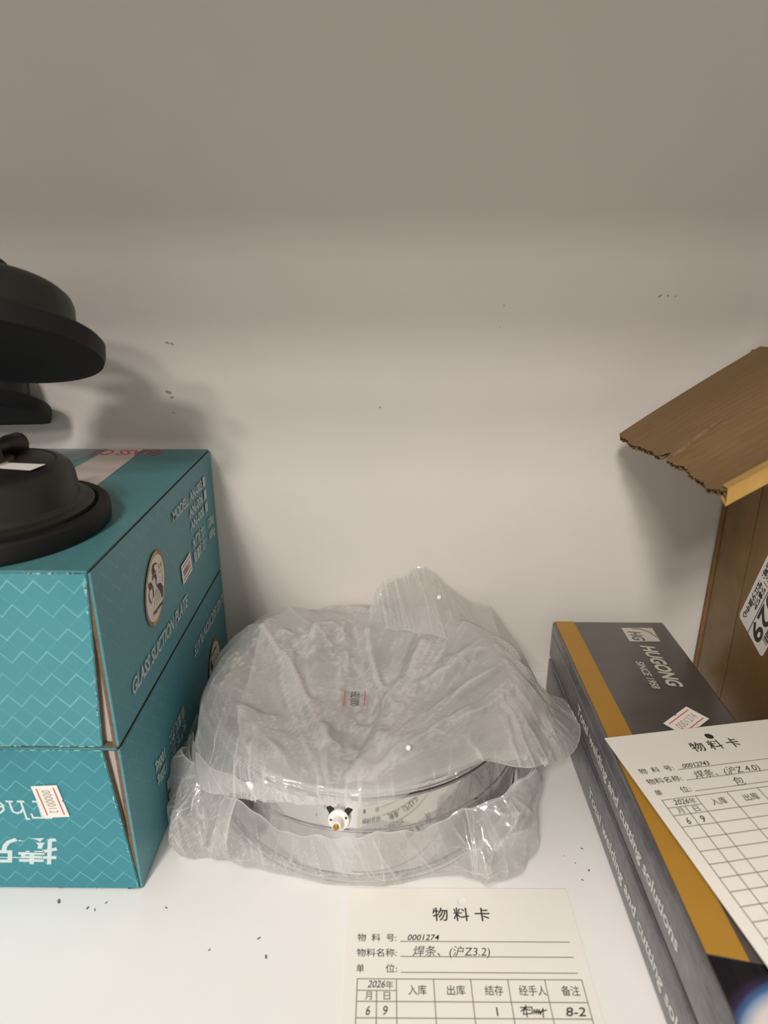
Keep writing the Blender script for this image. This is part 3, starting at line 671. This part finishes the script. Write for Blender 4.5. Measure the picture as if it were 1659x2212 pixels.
# the lip of the mouth, folded back on itself
pg, rg_ = np.meshgrid(np.radians(np.linspace(192, 268, 260)), np.linspace(.74, .955, 90), indexing='ij')
lipw = np.sin((pg - pg.min()) / (pg.max() - pg.min()) * np.pi) ** .4
LP = sample(pg.ravel(), (1 - (1 - rg_) * (.35 + .65 * lipw) - .004 * np.sin(pg * 30)).ravel()).reshape(pg.shape + (3,))
lx = LP[..., 0] - RC.x; ly = LP[..., 1] - RC.y; lr = np.hypot(lx, ly); LP[..., 2] = np.where(LP[..., 2] > .05, .05 + (LP[..., 2] - .05) * .72, LP[..., 2])
push = (.0030 + .0085 * creases(np.stack([pg * .1 + LP[..., 2] * .6, LP[..., 2] * .5, pg * 0], -1), 91, 12, 18, 150, .42))
LP[..., 0] += lx / lr * push; LP[..., 1] += ly / lr * push; LP[..., 2] += .0018 + push * .25
lr = np.hypot(LP[..., 0] - RC.x, LP[..., 1] - RC.y); kk = np.maximum(1, (RR + .0034) / lr) * (LP[..., 2] < .060) + 1.0 * (LP[..., 2] >= .060)
LP[..., 0] = RC.x + (LP[..., 0] - RC.x) * kk; LP[..., 1] = RC.y + (LP[..., 1] - RC.y) * kk
LP[..., 0] = np.maximum(LP[..., 0], BX + .002)
grid_mesh('folded_lip', LP, M['film'], bag)
# second ply of the bag under the top sheet
XI = XT[44:-44, 44:-44].copy(); XI = XI[62:]
XI[..., 2] -= .0022 + .0012 * creases(XI, 12, 8, 20, 80, .4)
grid_mesh('inner_ply', XI, M['film'], bag)
# lower film: lies on the shelf, wraps the lowest ring up to the mouth
LOW = {
    120: [(.086, .0008), (.0955, .0010), (.0975, .006), (.0975, .016), (.0970, .026)],
    160: [(.086, .0008), (.0990, .0010), (.1050, .008), (.1060, .020), (.1030, .040)],
    185: [(.086, .0008), (.1010, .0010), (.1080, .010), (.1080, .022), (.1050, .041)],
    204: [(.086, .0008), (.1060, .0010), (.1190, .008), (.1190, .024), (.1090, .042)],
    214: [(.086, .0008), (.1120, .0010), (.1240, .004), (.1190, .024), (.1070, .041)],
    226: [(.086, .0008), (.1020, .0010), (.1120, .004), (.1090, .022), (.1020, .038)],
    242: [(.086, .0008), (.0965, .0008), (.1010, .004), (.1000, .018), (.0980, .034)],
    258: [(.086, .0008), (.0950, .0008), (.0975, .003), (.0965, .016), (.0962, .030)],
    275: [(.086, .0008), (.0950, .0008), (.0970, .003), (.0960, .018), (.0960, .0335)],
    290: [(.086, .0008), (.0960, .0008), (.0985, .004), (.0965, .020), (.0962, .036)],
    303: [(.086, .0008), (.1000, .0008), (.1060, .006), (.1010, .024), (.0975, .040)],
    314: [(.086, .0008), (.1060, .0010), (.1190, .006), (.1160, .024), (.1050, .041)],
    326: [(.086, .0008), (.1020, .0010), (.1120, .010), (.1130, .026), (.1080, .042)],
    342: [(.086, .0008), (.0960, .0010), (.1010, .010), (.1020, .024), (.1020, .036)],
    380: [(.086, .0008), (.0950, .0010), (.0980, .006), (.0985, .016), (.0985, .026)],
    430: [(.086, .0008), (.0940, .0010), (.0960, .006), (.0962, .014), (.0962, .020)],
}
LN = []
for a in sorted(LOW):
    ca, sa = math.cos(math.radians(a)), math.sin(math.radians(a)); LN.append([(RC.x + r * ca, RC.y + r * sa, z) for r, z in LOW[a]])
PL = surf(LN, 700, 90)
ang_ = np.arctan2(PL[..., 1] - RC.y, PL[..., 0] - RC.x)
def near_angle(d, w): return np.exp(-(((ang_ - math.radians(d) + np.pi) % (2 * np.pi) - np.pi) / math.radians(w)) ** 2)
crump = near_angle(213, 13) + near_angle(314, 12) + .25
PL[..., 2] += np.linspace(0, 1, PL.shape[1])[None] ** 3 * (.0022 * np.sin(ang_ * 7) + .0014 * np.sin(ang_ * 17 + 1) + .0009 * np.sin(ang_ * 41))
NL = normals(PL); NL *= np.sign(NL[..., 0] * (PL[..., 0] - RC.x) + NL[..., 1] * (PL[..., 1] - RC.y) + 1e-9)[..., None]
up_ = np.clip(PL[..., 2] / .010, 0, 1) * np.clip((1.04 - np.linspace(0, 1, PL.shape[1])[None]) / .30, 0, 1)
PL += NL * (up_ * (.0050 + .0120 * crump) * (creases(np.stack([np.unwrap(ang_, axis=0) * .1 + .35 * PL[..., 2], PL[..., 2] * .45, ang_ * 0], -1), 33, 14, 20, 160, .44) + .10))[..., None]
grid_mesh('lower_film', relax(PL, .012, 8, .10, .00015, 11, .01), M['film_thin'], bag)
# gathered corners of the bag left and right of the mouth: extra crumpled plies
UU = np.unwrap(ang_, axis=0); UU += 2 * np.pi * np.round((math.radians(120) - UU[0, 0]) / (2 * np.pi))
for lo, hi, sd in ((196, 230, 51), (302, 332, 52)):
    rowsel = np.where((UU[:, 40] > math.radians(lo)) & (UU[:, 40] < math.radians(hi)))[0]
    Q = PL[rowsel[0]:rowsel[-1] + 1, 14:].copy(); nq = NL[rowsel[0]:rowsel[-1] + 1, 14:]; e1 = np.sin(np.linspace(0, np.pi, Q.shape[0]))[:, None] ** .7
    cc = creases(Q * np.array([1, 1, .5]), sd, 10, 18, 110, .42)
    Q += nq * (e1 * (.0022 + .010 * cc))[..., None]; Q[..., 2] = np.maximum(Q[..., 2] + .005 * cc * e1, .0006); Q[..., 0] = np.clip(Q[..., 0], BX + .0022, .1148)
    grid_mesh('bag_corner', Q, M['film_thin'], bag)
# standing collar of the bag at the back right, leaning to the wall
CN = [
    [(-.016, .420, .056), (-.015, .428, .062), (-.014, .435, .069), (-.010, .440, .077), (-.004, .443, .082)],
    [(.000, .412, .060), (.001, .424, .068), (.002, .434, .076), (.004, .440, .083), (.007, .444, .087)],
    [(.012, .405, .063), (.014, .420, .073), (.016, .433, .083), (.019, .441, .090), (.0205, .445, .0945)],
    [(.024, .398, .064), (.027, .415, .071), (.031, .430, .077), (.034, .440, .081), (.036, .445, .084)],
    [(.036, .390, .063), (.042, .408, .067), (.047, .424, .068), (.051, .436, .070), (.053, .443, .071)],
    [(.050, .380, .059), (.058, .397, .059), (.064, .413, .059), (.070, .426, .059), (.073, .436, .058)],
    [(.062, .368, .052), (.072, .382, .050), (.080, .396, .048), (.087, .408, .046), (.090, .418, .042)],
    [(.072, .355, .042), (.084, .366, .038), (.092, .378, .034), (.098, .390, .030), (.100, .398, .024)],
]
PC = surf(CN, 210, 140); PC += normals(PC) * (.0085 * creases(np.stack([PC[..., 0] + PC[..., 2] * .5, (PC[..., 2] - PC[..., 0] * .3) * .4, PC[..., 0] * 0], -1), 71, 12, 16, 130, .46))[..., None]
grid_mesh('bag_collar', relax(PC, .012, 8, .10, .00015, 21, .01), M['film'], bag)
# printed number showing on the top film (label under the film)
zl = float(XT[(np.abs(XT[..., 0] + .0213) < .008) & (np.abs(XT[..., 1] - .3360) < .009)][:, 2].max()) + .0006
strokes('printed_rule', [[(-.0072, .0060), (.0072, .0060)], [(-.0072, -.0060), (.0072, -.0060)]], .0006, (-.0213, .3350, zl), (0, 1, 0), (-1, 0, 0), M['red_ink'], bag)
place_text([('0001789', (-.0213 + .0028, .3282, zl), (0, 1, 0), (-1, 0, 0), .0136, .0056, .0)], 'printed_number', M['black_ink'], bag)
# foam beads
for i, (p, r, lb) in enumerate((((.034, .425, .0790), .0016, 'tiny white foam bead high on the standing collar of the plastic bag'),
                   ((.0090, .2740, .0735), .0014, 'tiny white foam bead on the front of the milky top film'),
                   ((.0680, .2895, .0560), .0015, 'left of two tiny white foam beads at the right of the bag mouth'),
                   ((.0710, .2890, .0555), .0018, 'right and larger of two white foam beads at the bag mouth'))):
    bm = bmesh.new(); bmesh.ops.create_icosphere(bm, subdivisions=3, radius=r)
    o = bm_obj('foam_bead', bm, M['foam'], smooth=True); o.location = p; tag(o, lb, 'foam bead', 'foam beads stuck to the bag')

# ------------------------------------------------------------------ welding electrode packs
def pack(x0, x1, y0, y1, z0, z1, label, upper):
    t = thing('electrode_pack', ((x0 + x1) / 2, (y0 + y1) / 2, z0), label, 'box', group='grey welding electrode packs')
    O = t.location
    bm = box_bm(x0, x1, y0, y1, z0 + .0002, z1, .0022, 3)
    bm.faces.ensure_lookup_table()
    o = bm_obj('pack_body', bm, [M['pack_side'], M['pack_top']], t, smooth=False, origin=O)
    for p in o.data.polygons:
        p.use_smooth = True; p.material_index = 1 if p.normal.z > .9 else 0
    zc = (z0 + z1) / 2
    # heat-sealed seam of the shrink wrap along the long side
    seam = [(0, 0, 0)]
    if upper: tube('wrap_seam', [(x0 - .0001 - O.x, y1 - .004 - (y1 - y0 - .01) * k / 8 - O.y, z1 - .0088 + .0006 * math.sin(k * 2.1) - O.z) for k in range(9)], .00011, M['seam'], t, 6)
    if upper:
        place_text([('Total welding and cutting solutions', (x0, .352, z0 + .0088), (0, -1, 0), (0, 0, 1), .157, .0064, .03)], 'side_lettering', M['pack_text'], t)
    else:
        place_text([('Total welding and cutting solutions', (x0, .313, z0 + .0088), (0, -1, 0), (0, 0, 1), .157, .0064, .03)], 'side_lettering', M['pack_text'], t)
    return t
pack(.1162, .1962, .070, .4290, .0002, .0285, 'grey shrink-wrapped welding electrode pack lying on the shelf, lowermost of the two', False)
up = pack(.1168, .1970, .066, .4305, .0288, .0576, 'grey shrink-wrapped welding electrode pack with yellow stripe, on top of the other pack', True)
ZT = .0576
polys('yellow_stripe', [[(.1188, .1802), (.1188, .4296), (.1322, .4296), (.1335, .1770)]], (0, 0, ZT), (1, 0, 0), (0, 1, 0), M['yellow'], up)
ph = mesh_obj('printed_photo', [(.1186, .069, ZT + .00012), (.1945, .069, ZT + .00012), (.1945, .166, ZT + .00012), (.1186, .1795, ZT + .00012)], [(0, 1, 2, 3)], M['photo'], None)
ph.parent = up; ph.location = -Vector(up.location)
# logo block with letters
polys('logo_block', [[(.1636, .4025), (.1845, .4025), (.1856, .4210), (.1636, .4208)]], (0, 0, ZT), (1, 0, 0), (0, 1, 0), M['logo_pale'], up)
place_text([('HG', (.1668, .4160, ZT), (.02, -1, 0), (1, 0, 0), .0128, .0082, .03, .25)], 'logo_letters', M['pack_side'], up, .0003)
strokes('logo_arc', [[(.1712, .4200), (.1768, .4188), (.1815, .4150), (.1840, .4085)]], .0009, (0, 0, ZT), (1, 0, 0), (0, 1, 0), M['pack_side'], up, .0003)
place_text([('HUGONG', (.1690, .3975, ZT), (.03, -1, 0), (1, 0, 0), .0475, .0092, .035, .25), ('SINCE 1958', (.1592, .3780, ZT), (.02, -1, 0), (1, 0, 0), .0300, .0048, .02, .25)], 'top_lettering', M['logo_pale'], up)
price_sticker((.1672, .3170, ZT + .0001), (.0096, .0078, 0), (-.0042, .0056, 0), up, '0001274', 'faint_ink')

# ------------------------------------------------------------------ kraft carton
CX = .236
ct = thing('open_carton', (.31, .36, 0), 'brown kraft carton by the wall with a torn flap and white shipping label', 'box')
O = ct.location
CP = lambda n, b_, m: bm_obj(n, b_, m, ct, origin=O)
CY0, CY1, CH = .262, .4465, .2480
CP('side_panel', box_bm(CX, CX + .0035, CY0, CY1, 0.0, CH, .0008), M['carton'])
CP('side_panel', box_bm(.40, .4035, CY0, CY1, 0.0, CH, .0008), M['carton'])
CP('back_panel', box_bm(CX - .0020, .4035, CY1 + .0002, CY1 + .0036, 0.0, CH, .0008), M['flap'])
CP('front_panel', box_bm(CX, .4035, CY0 - .0036, CY0 - .0002, 0.0, CH, .0008), M['carton'])
CP('bottom_panel', box_bm(CX + .0037, .3998, CY0, CY1, 0.0, .0035), M['flap'])
# tape strip down the corner and wrinkles
tp = CP('packing_tape', box_bm(CX - .0004, CX - .0001, .408, CY1 - .001, .001, CH - .004), M['tape_side'])
# torn flap: two liners with a corrugated sheet between
def flap_surface(off, ys, xs, jag):
    V = []; n, m = len(ys), len(xs)
    
    for i, s in enumerate(ys):
        y = CY1 - .0165 + (-.163) * s
        L = .0965 + jag[i]
        for j, t in enumerate(xs):
            d = L * t
            x = .229 - d * .845 - .010 * s * t; z = CH + .001 - d * .535 + .006 * math.sin(t * 1.7) * s + .010 * s * (t) + .010 * s * (1 - t) - .004 * t * t
            z += .0012 * math.sin(s * 11 + t * 2) * t
            V.append(Vector((x, y - .004 * t, z + off)))
    return V
ny, nx = 140, 26
ys = np.linspace(0, 1, ny); xs = np.linspace(0, 1, nx); rj = random.Random(5)
jag = [.0010 * math.sin(i * .11) + .0006 * math.sin(i * .31) + rj.uniform(-.0006, .0006) - (.006 * max(0, 1 - abs(i - 72) / 5)) for i in range(ny)]
def gridF(n, m): return [(i * m + j, i * m + j + 1, (i + 1) * m + j + 1, (i + 1) * m + j) for i in range(n - 1) for j in range(m - 1)]
def shell(name, V, n, m, th, mtl):
    top = V; bot = [v - Vector((0, 0, th)) for v in V]; F = gridF(n, m); k = n * m
    F2 = [tuple(reversed([a + k for a in f])) for f in F]
    bd = [i * m for i in range(n)] + [(n - 1) * m + j for j in range(1, m)] + [i * m + m - 1 for i in range(n - 2, -1, -1)] + [j for j in range(m - 2, 0, -1)]
    S_ = [(bd[i], bd[(i + 1) % len(bd)], bd[(i + 1) % len(bd)] + k, bd[i] + k) for i in range(len(bd))]
    o = mesh_obj(name, top + bot, F + F2 + S_, mtl, ct, world=True)
    bm = bmesh.new(); bm.from_mesh(o.data); bmesh.ops.recalc_face_normals(bm, faces=bm.faces); bm.to_mesh(o.data); bm.free()
    return o
shell('flap_outer_liner', flap_surface(.0032, ys, xs, jag), ny, nx, .0005, M['flap'])
shell('flap_inner_liner', flap_surface(.0, ys, xs, [j - .0012 + rj.uniform(-.001, .0006) for j in jag]), ny, nx, .0005, M['flap'])
ny2 = 420; ys2 = np.linspace(.002, .998, ny2)
jag2 = [float(np.interp(s, ys, jag)) - .0006 for s in ys2]
FV = flap_surface(.0, ys2, np.linspace(0, 1, 8), jag2)
FV = [v + Vector((0, 0, .00005 + .0025 * (.5 + .5 * math.sin((i // 8) / ny2 * 2 * math.pi * 30)))) for i, v in enumerate(FV)]
tag(mesh_obj('fluting', FV, gridF(ny2, 8), M['kraft'], ct, world=True), kind='stuff')
# taped near edge of the flap
e0 = flap_surface(0, [1.0], xs, [jag[-1]] * 1)
V = []; F = []
for i, v in enumerate(e0):
    for (dy, dz) in ((.0045, .0039), (-.0004, .0039), (-.0010, -.0036), (.004, -.0012)): V.append(v + Vector((0, dy, dz)))
    if i: 
        b = (i - 1) * 4
        for k in range(3): F.append((b + k, b + k + 1, b + k + 5, b + k + 4))
mesh_obj('edge_tape', V, F, M['tape'], ct, world=True)
# tear in the liner
tv_ = []; tf = []
tl = [(.095, .57), (.088, .56), (.083, .54), (.076, .53), (.070, .51), (.064, .50)]
def fpt(d, s): 
    t = d / .0965; b = flap_surface(.0036, [s], [t], [0]); return b[0]
wv = [.0012, .0026, .002, .0024, .0014, .0003]
for k, (d, s) in enumerate(tl):
    p = fpt(d, s); tv_ += [p + Vector((0, wv[k], 0)), p + Vector((0, -wv[k] * .2, .0004 + wv[k] * .5)), p + Vector((0, -wv[k], -.0001))]
    if k: b = (k - 1) * 3; tf += [(b, b + 1, b + 4, b + 3), (b + 1, b + 2, b + 5, b + 4)]
tag(mesh_obj('torn_liner', tv_, tf, M['kraft'], ct, world=True), 'torn strip of liner')
# shipping label on the side

ud = Vector((0, .3877 - .4051, .1289 - .0767)).normalized()           # long axis, up and away
vd = Vector((0, ud.z, -ud.y)) * -1                                    # towards the lower right of the label
if vd.z > 0: vd = -vd
vd = vd.normalized(); wl = .036; LL = .10
c0 = Vector((CX - .0002, .4051, .0767))
pts = [c0 + ud * .002, c0 + vd * .002, c0 + vd * (wl - .002), c0 + vd * wl + ud * .002, c0 + vd * wl + ud * LL, c0 + ud * LL]
lb = slab('shipping_label', pts, (-.00015, 0, 0), M['sticker'], ct)
org = Vector((CX - .0004, c0.y, c0.z)); xr = -ud; yr = vd            # reading direction and up of the label
at = lambda a, b: tuple(org + ud * a + vd * b)
place_text([('8029', at(.0560, .0165), xr, yr, .0530, .0125, .02)], 'label_number', M['black_ink'], ct)
place_text([('集包地：松江分拨中心', at(.060, .0035), xr, yr, .0560, .0036, .03), ('请核对件数｜轻拿轻放', at(.066, .0085), xr, yr, .0480, .0036, .03)], 'label_lettering', M['black_ink'], ct)
strokes('label_rule', [[(0, 0), (LL, 0)]], .0006, at(LL, .0150), xr, yr, M['black_ink'], ct)
bars = []; xx = .004
while xx < .09:
    wdt = rj.choice([.0005, .0008, .0013]); bars.append([(xx, .0), (xx + wdt, .0), (xx + wdt, .0055), (xx, .0055)]); xx += wdt + rj.choice([.0005, .0009])
tag(polys('label_barcode', bars, at(LL, .0295), xr, yr, M['black_ink'], ct), kind='stuff')

# ------------------------------------------------------------------ material cards
def material_card(M4, label, number, name_txt, unit_txt, hand_row):
    """card in local x (right) and y (up the page), top-left corner at the origin"""
    w, h = .1107, .165
    t = thing('material_card', (0, 0, 0), label, 'card', group='cream stock cards')
    bm = bmesh.new(); hc = Vector((.0568, -.0076)); hr = .0024; n = 20
    nyc = 16
    outer = [bm.verts.new((x, y, 0)) for x, y in [(0, 0), (w, 0)] + [(w, -.02), (0, -.02)]]
    hole = [bm.verts.new((hc.x + hr * math.cos(2 * math.pi * k / n), hc.y + hr * math.sin(2 * math.pi * k / n), 0)) for k in range(n)]
    ed = [bm.edges.new((outer[i], outer[(i + 1) % 4])) for i in range(4)] + [bm.edges.new((hole[i], hole[(i + 1) % n])) for i in range(n)]
    bmesh.ops.triangle_fill(bm, use_beauty=True, edges=ed)
    prev = (outer[3], outer[2])
    for k in range(1, nyc + 1):
        y = -.02 - (h - .02) * k / nyc; a = bm.verts.new((0, y, 0)); b = bm.verts.new((w, y, 0)); bm.faces.new((prev[0], prev[1], b, a)); prev = (a, b)
    bmesh.ops.recalc_face_normals(bm, faces=bm.faces)
    g = bmesh.ops.extrude_face_region(bm, geom=list(bm.faces)); bmesh.ops.translate(bm, vec=(0, 0, -.0004), verts=[v for v in g['geom'] if isinstance(v, bmesh.types.BMVert)])
    bmesh.ops.recalc_face_normals(bm, faces=bm.faces)
    bm_obj('card_sheet', bm, M['card'], t)
    X, Y = (1, 0, 0), (0, 1, 0); mmx = lambda a, b: (a * .001, -b * .001, 0)
    place_text([('物 料 卡', mmx(41.5, 17.6), X, Y, .0280, .0062, .010, 0, .80)], 'printed_title', M['black_ink'], t)
    L = [('物  料  号:', mmx(5.2, 28.6), X, Y, .0185, .0034, .004, 0, .80), ('物料名称:', mmx(5.2, 36.0), X, Y, .0185, .0034, .004, 0, .80), ('单', mmx(5.4, 43.4), X, Y, .0034, .0034, .004, 0, .80), ('位:', mmx(18.6, 43.4), X, Y, .0052, .0034, .004, 0, .80),
         ('年', mmx(18.6, 50.6), X, Y, .0034, .0030, .0, 0, .80), ('月', mmx(9.6, 55.4), X, Y, .0030, .0032, .0, 0, .80), ('日', mmx(17.8, 55.4), X, Y, .0028, .0032, .0, 0, .80)]
    for s, a, wd in (('入库', 28.6, 8), ('出库', 45.6, 8), ('结存', 62.2, 8), ('经手人', 77.2, 12), ('备注', 95.8, 8)): L.append((s, mmx(a, 53.2), X, Y, wd * .001, .0038, .003, 0, .80))
    place_text(L, 'printed_text', M['black_ink'], t)
    R = lambda x0, y0, x1, y1: [(x0 * .001, -y0 * .001), (x1 * .001, -y1 * .001)]
    ln = [R(25.6, 28.8, 105, 28.8), R(25.6, 36.2, 105, 36.2), R(25.6, 43.6, 105, 43.6), R(6, 46.6, 106, 46.6), R(6, 51.7, 23.4, 51.7), R(6, 56.4, 106, 56.4)]
    rows_ = 15
    for k in range(1, rows_ + 1): ln.append(R(6, 56.4 + 6.8 * k, 106, 56.4 + 6.8 * k))
    yb = 56.4 + 6.8 * rows_
    for x in (6, 23.4, 40.0, 56.5, 73, 89.5, 106): ln.append(R(x, 46.6, x, yb))
    ln.append(R(14.7, 51.7, 14.7, yb))
    strokes('printed_table', ln, .00042, (0, 0, 0), X, Y, M['line_ink'], t, .0001)
    # handwriting
    H = [(number, mmx(29, 28.2), X, Y, .0150, .0030, .010, .25), (name_txt, mmx(31, 35.6), X, Y, .0360, .0044, -.002, .2, .8), ('2026', mmx(10.5, 50.4), X, Y, .0080, .0032, .008, .3),
         ('6', mmx(10.2, 62), X, Y, .0018, .0040, .006, .2), ('9', mmx(17.6, 62), X, Y, .0020, .0040, .006, .2)]
    if unit_txt: H.append((unit_txt, mmx(48, 43.4), X, Y, .0052, .0050, -.002, .2, .8))
    if hand_row: H += [('1', mmx(66, 62.2), X, Y, .0006, .0040, -.012), ('8-2', mmx(95.5, 62), X, Y, .0085, .0038, .01, .2)]
    place_text(H, 'handwriting', M['pen_ink'], t)
    if hand_row:
        sc_ = [[(0, 3.2), (5, 3.4), (4.6, .8), (.8, .4), (1.4, 2.4), (4, 2.2)], [(2.4, 4.2), (2.2, -.6)], [(0, 1.6), (2.2, 3.2)], [(5.2, .8), (5.8, 2.4), (6.2, .6), (6.8, 2.4), (7.2, .6), (7.8, 2.4), (8, .4), (9.6, 2.8), (9, -.8)], [(8.2, 1.4), (11, 2.2)]]
        strokes('signature', [[((a + 76.5) * .001, (b - 61.8) * .001) for a, b in l] for l in sc_], .00045, (0, 0, 0), X, Y, M['pen_ink'], t)
    t.matrix_world = M4
    return t
def card_frame(o, ang, z, tilt=0.0, roll=0.0):
    return Matrix.Translation((o[0], o[1], z)) @ Matrix.Rotation(ang, 4, 'Z') @ Matrix.Rotation(tilt, 4, 'X') @ Matrix.Rotation(roll, 4, 'Y')
material_card(card_frame((-.0206, .2555), .006, .0006), 'cream stock card lying flat on the white shelf in front of the plastic bag', '0001274', '焊条、(沪Z3.2)', None, True)
material_card(card_frame((.1156, .2992), .175, .0600, 0, -.0), 'cream stock card lying askew on the welding electrode packs', '00012743', '焊条、(沪Z 4.0)', '包', False)
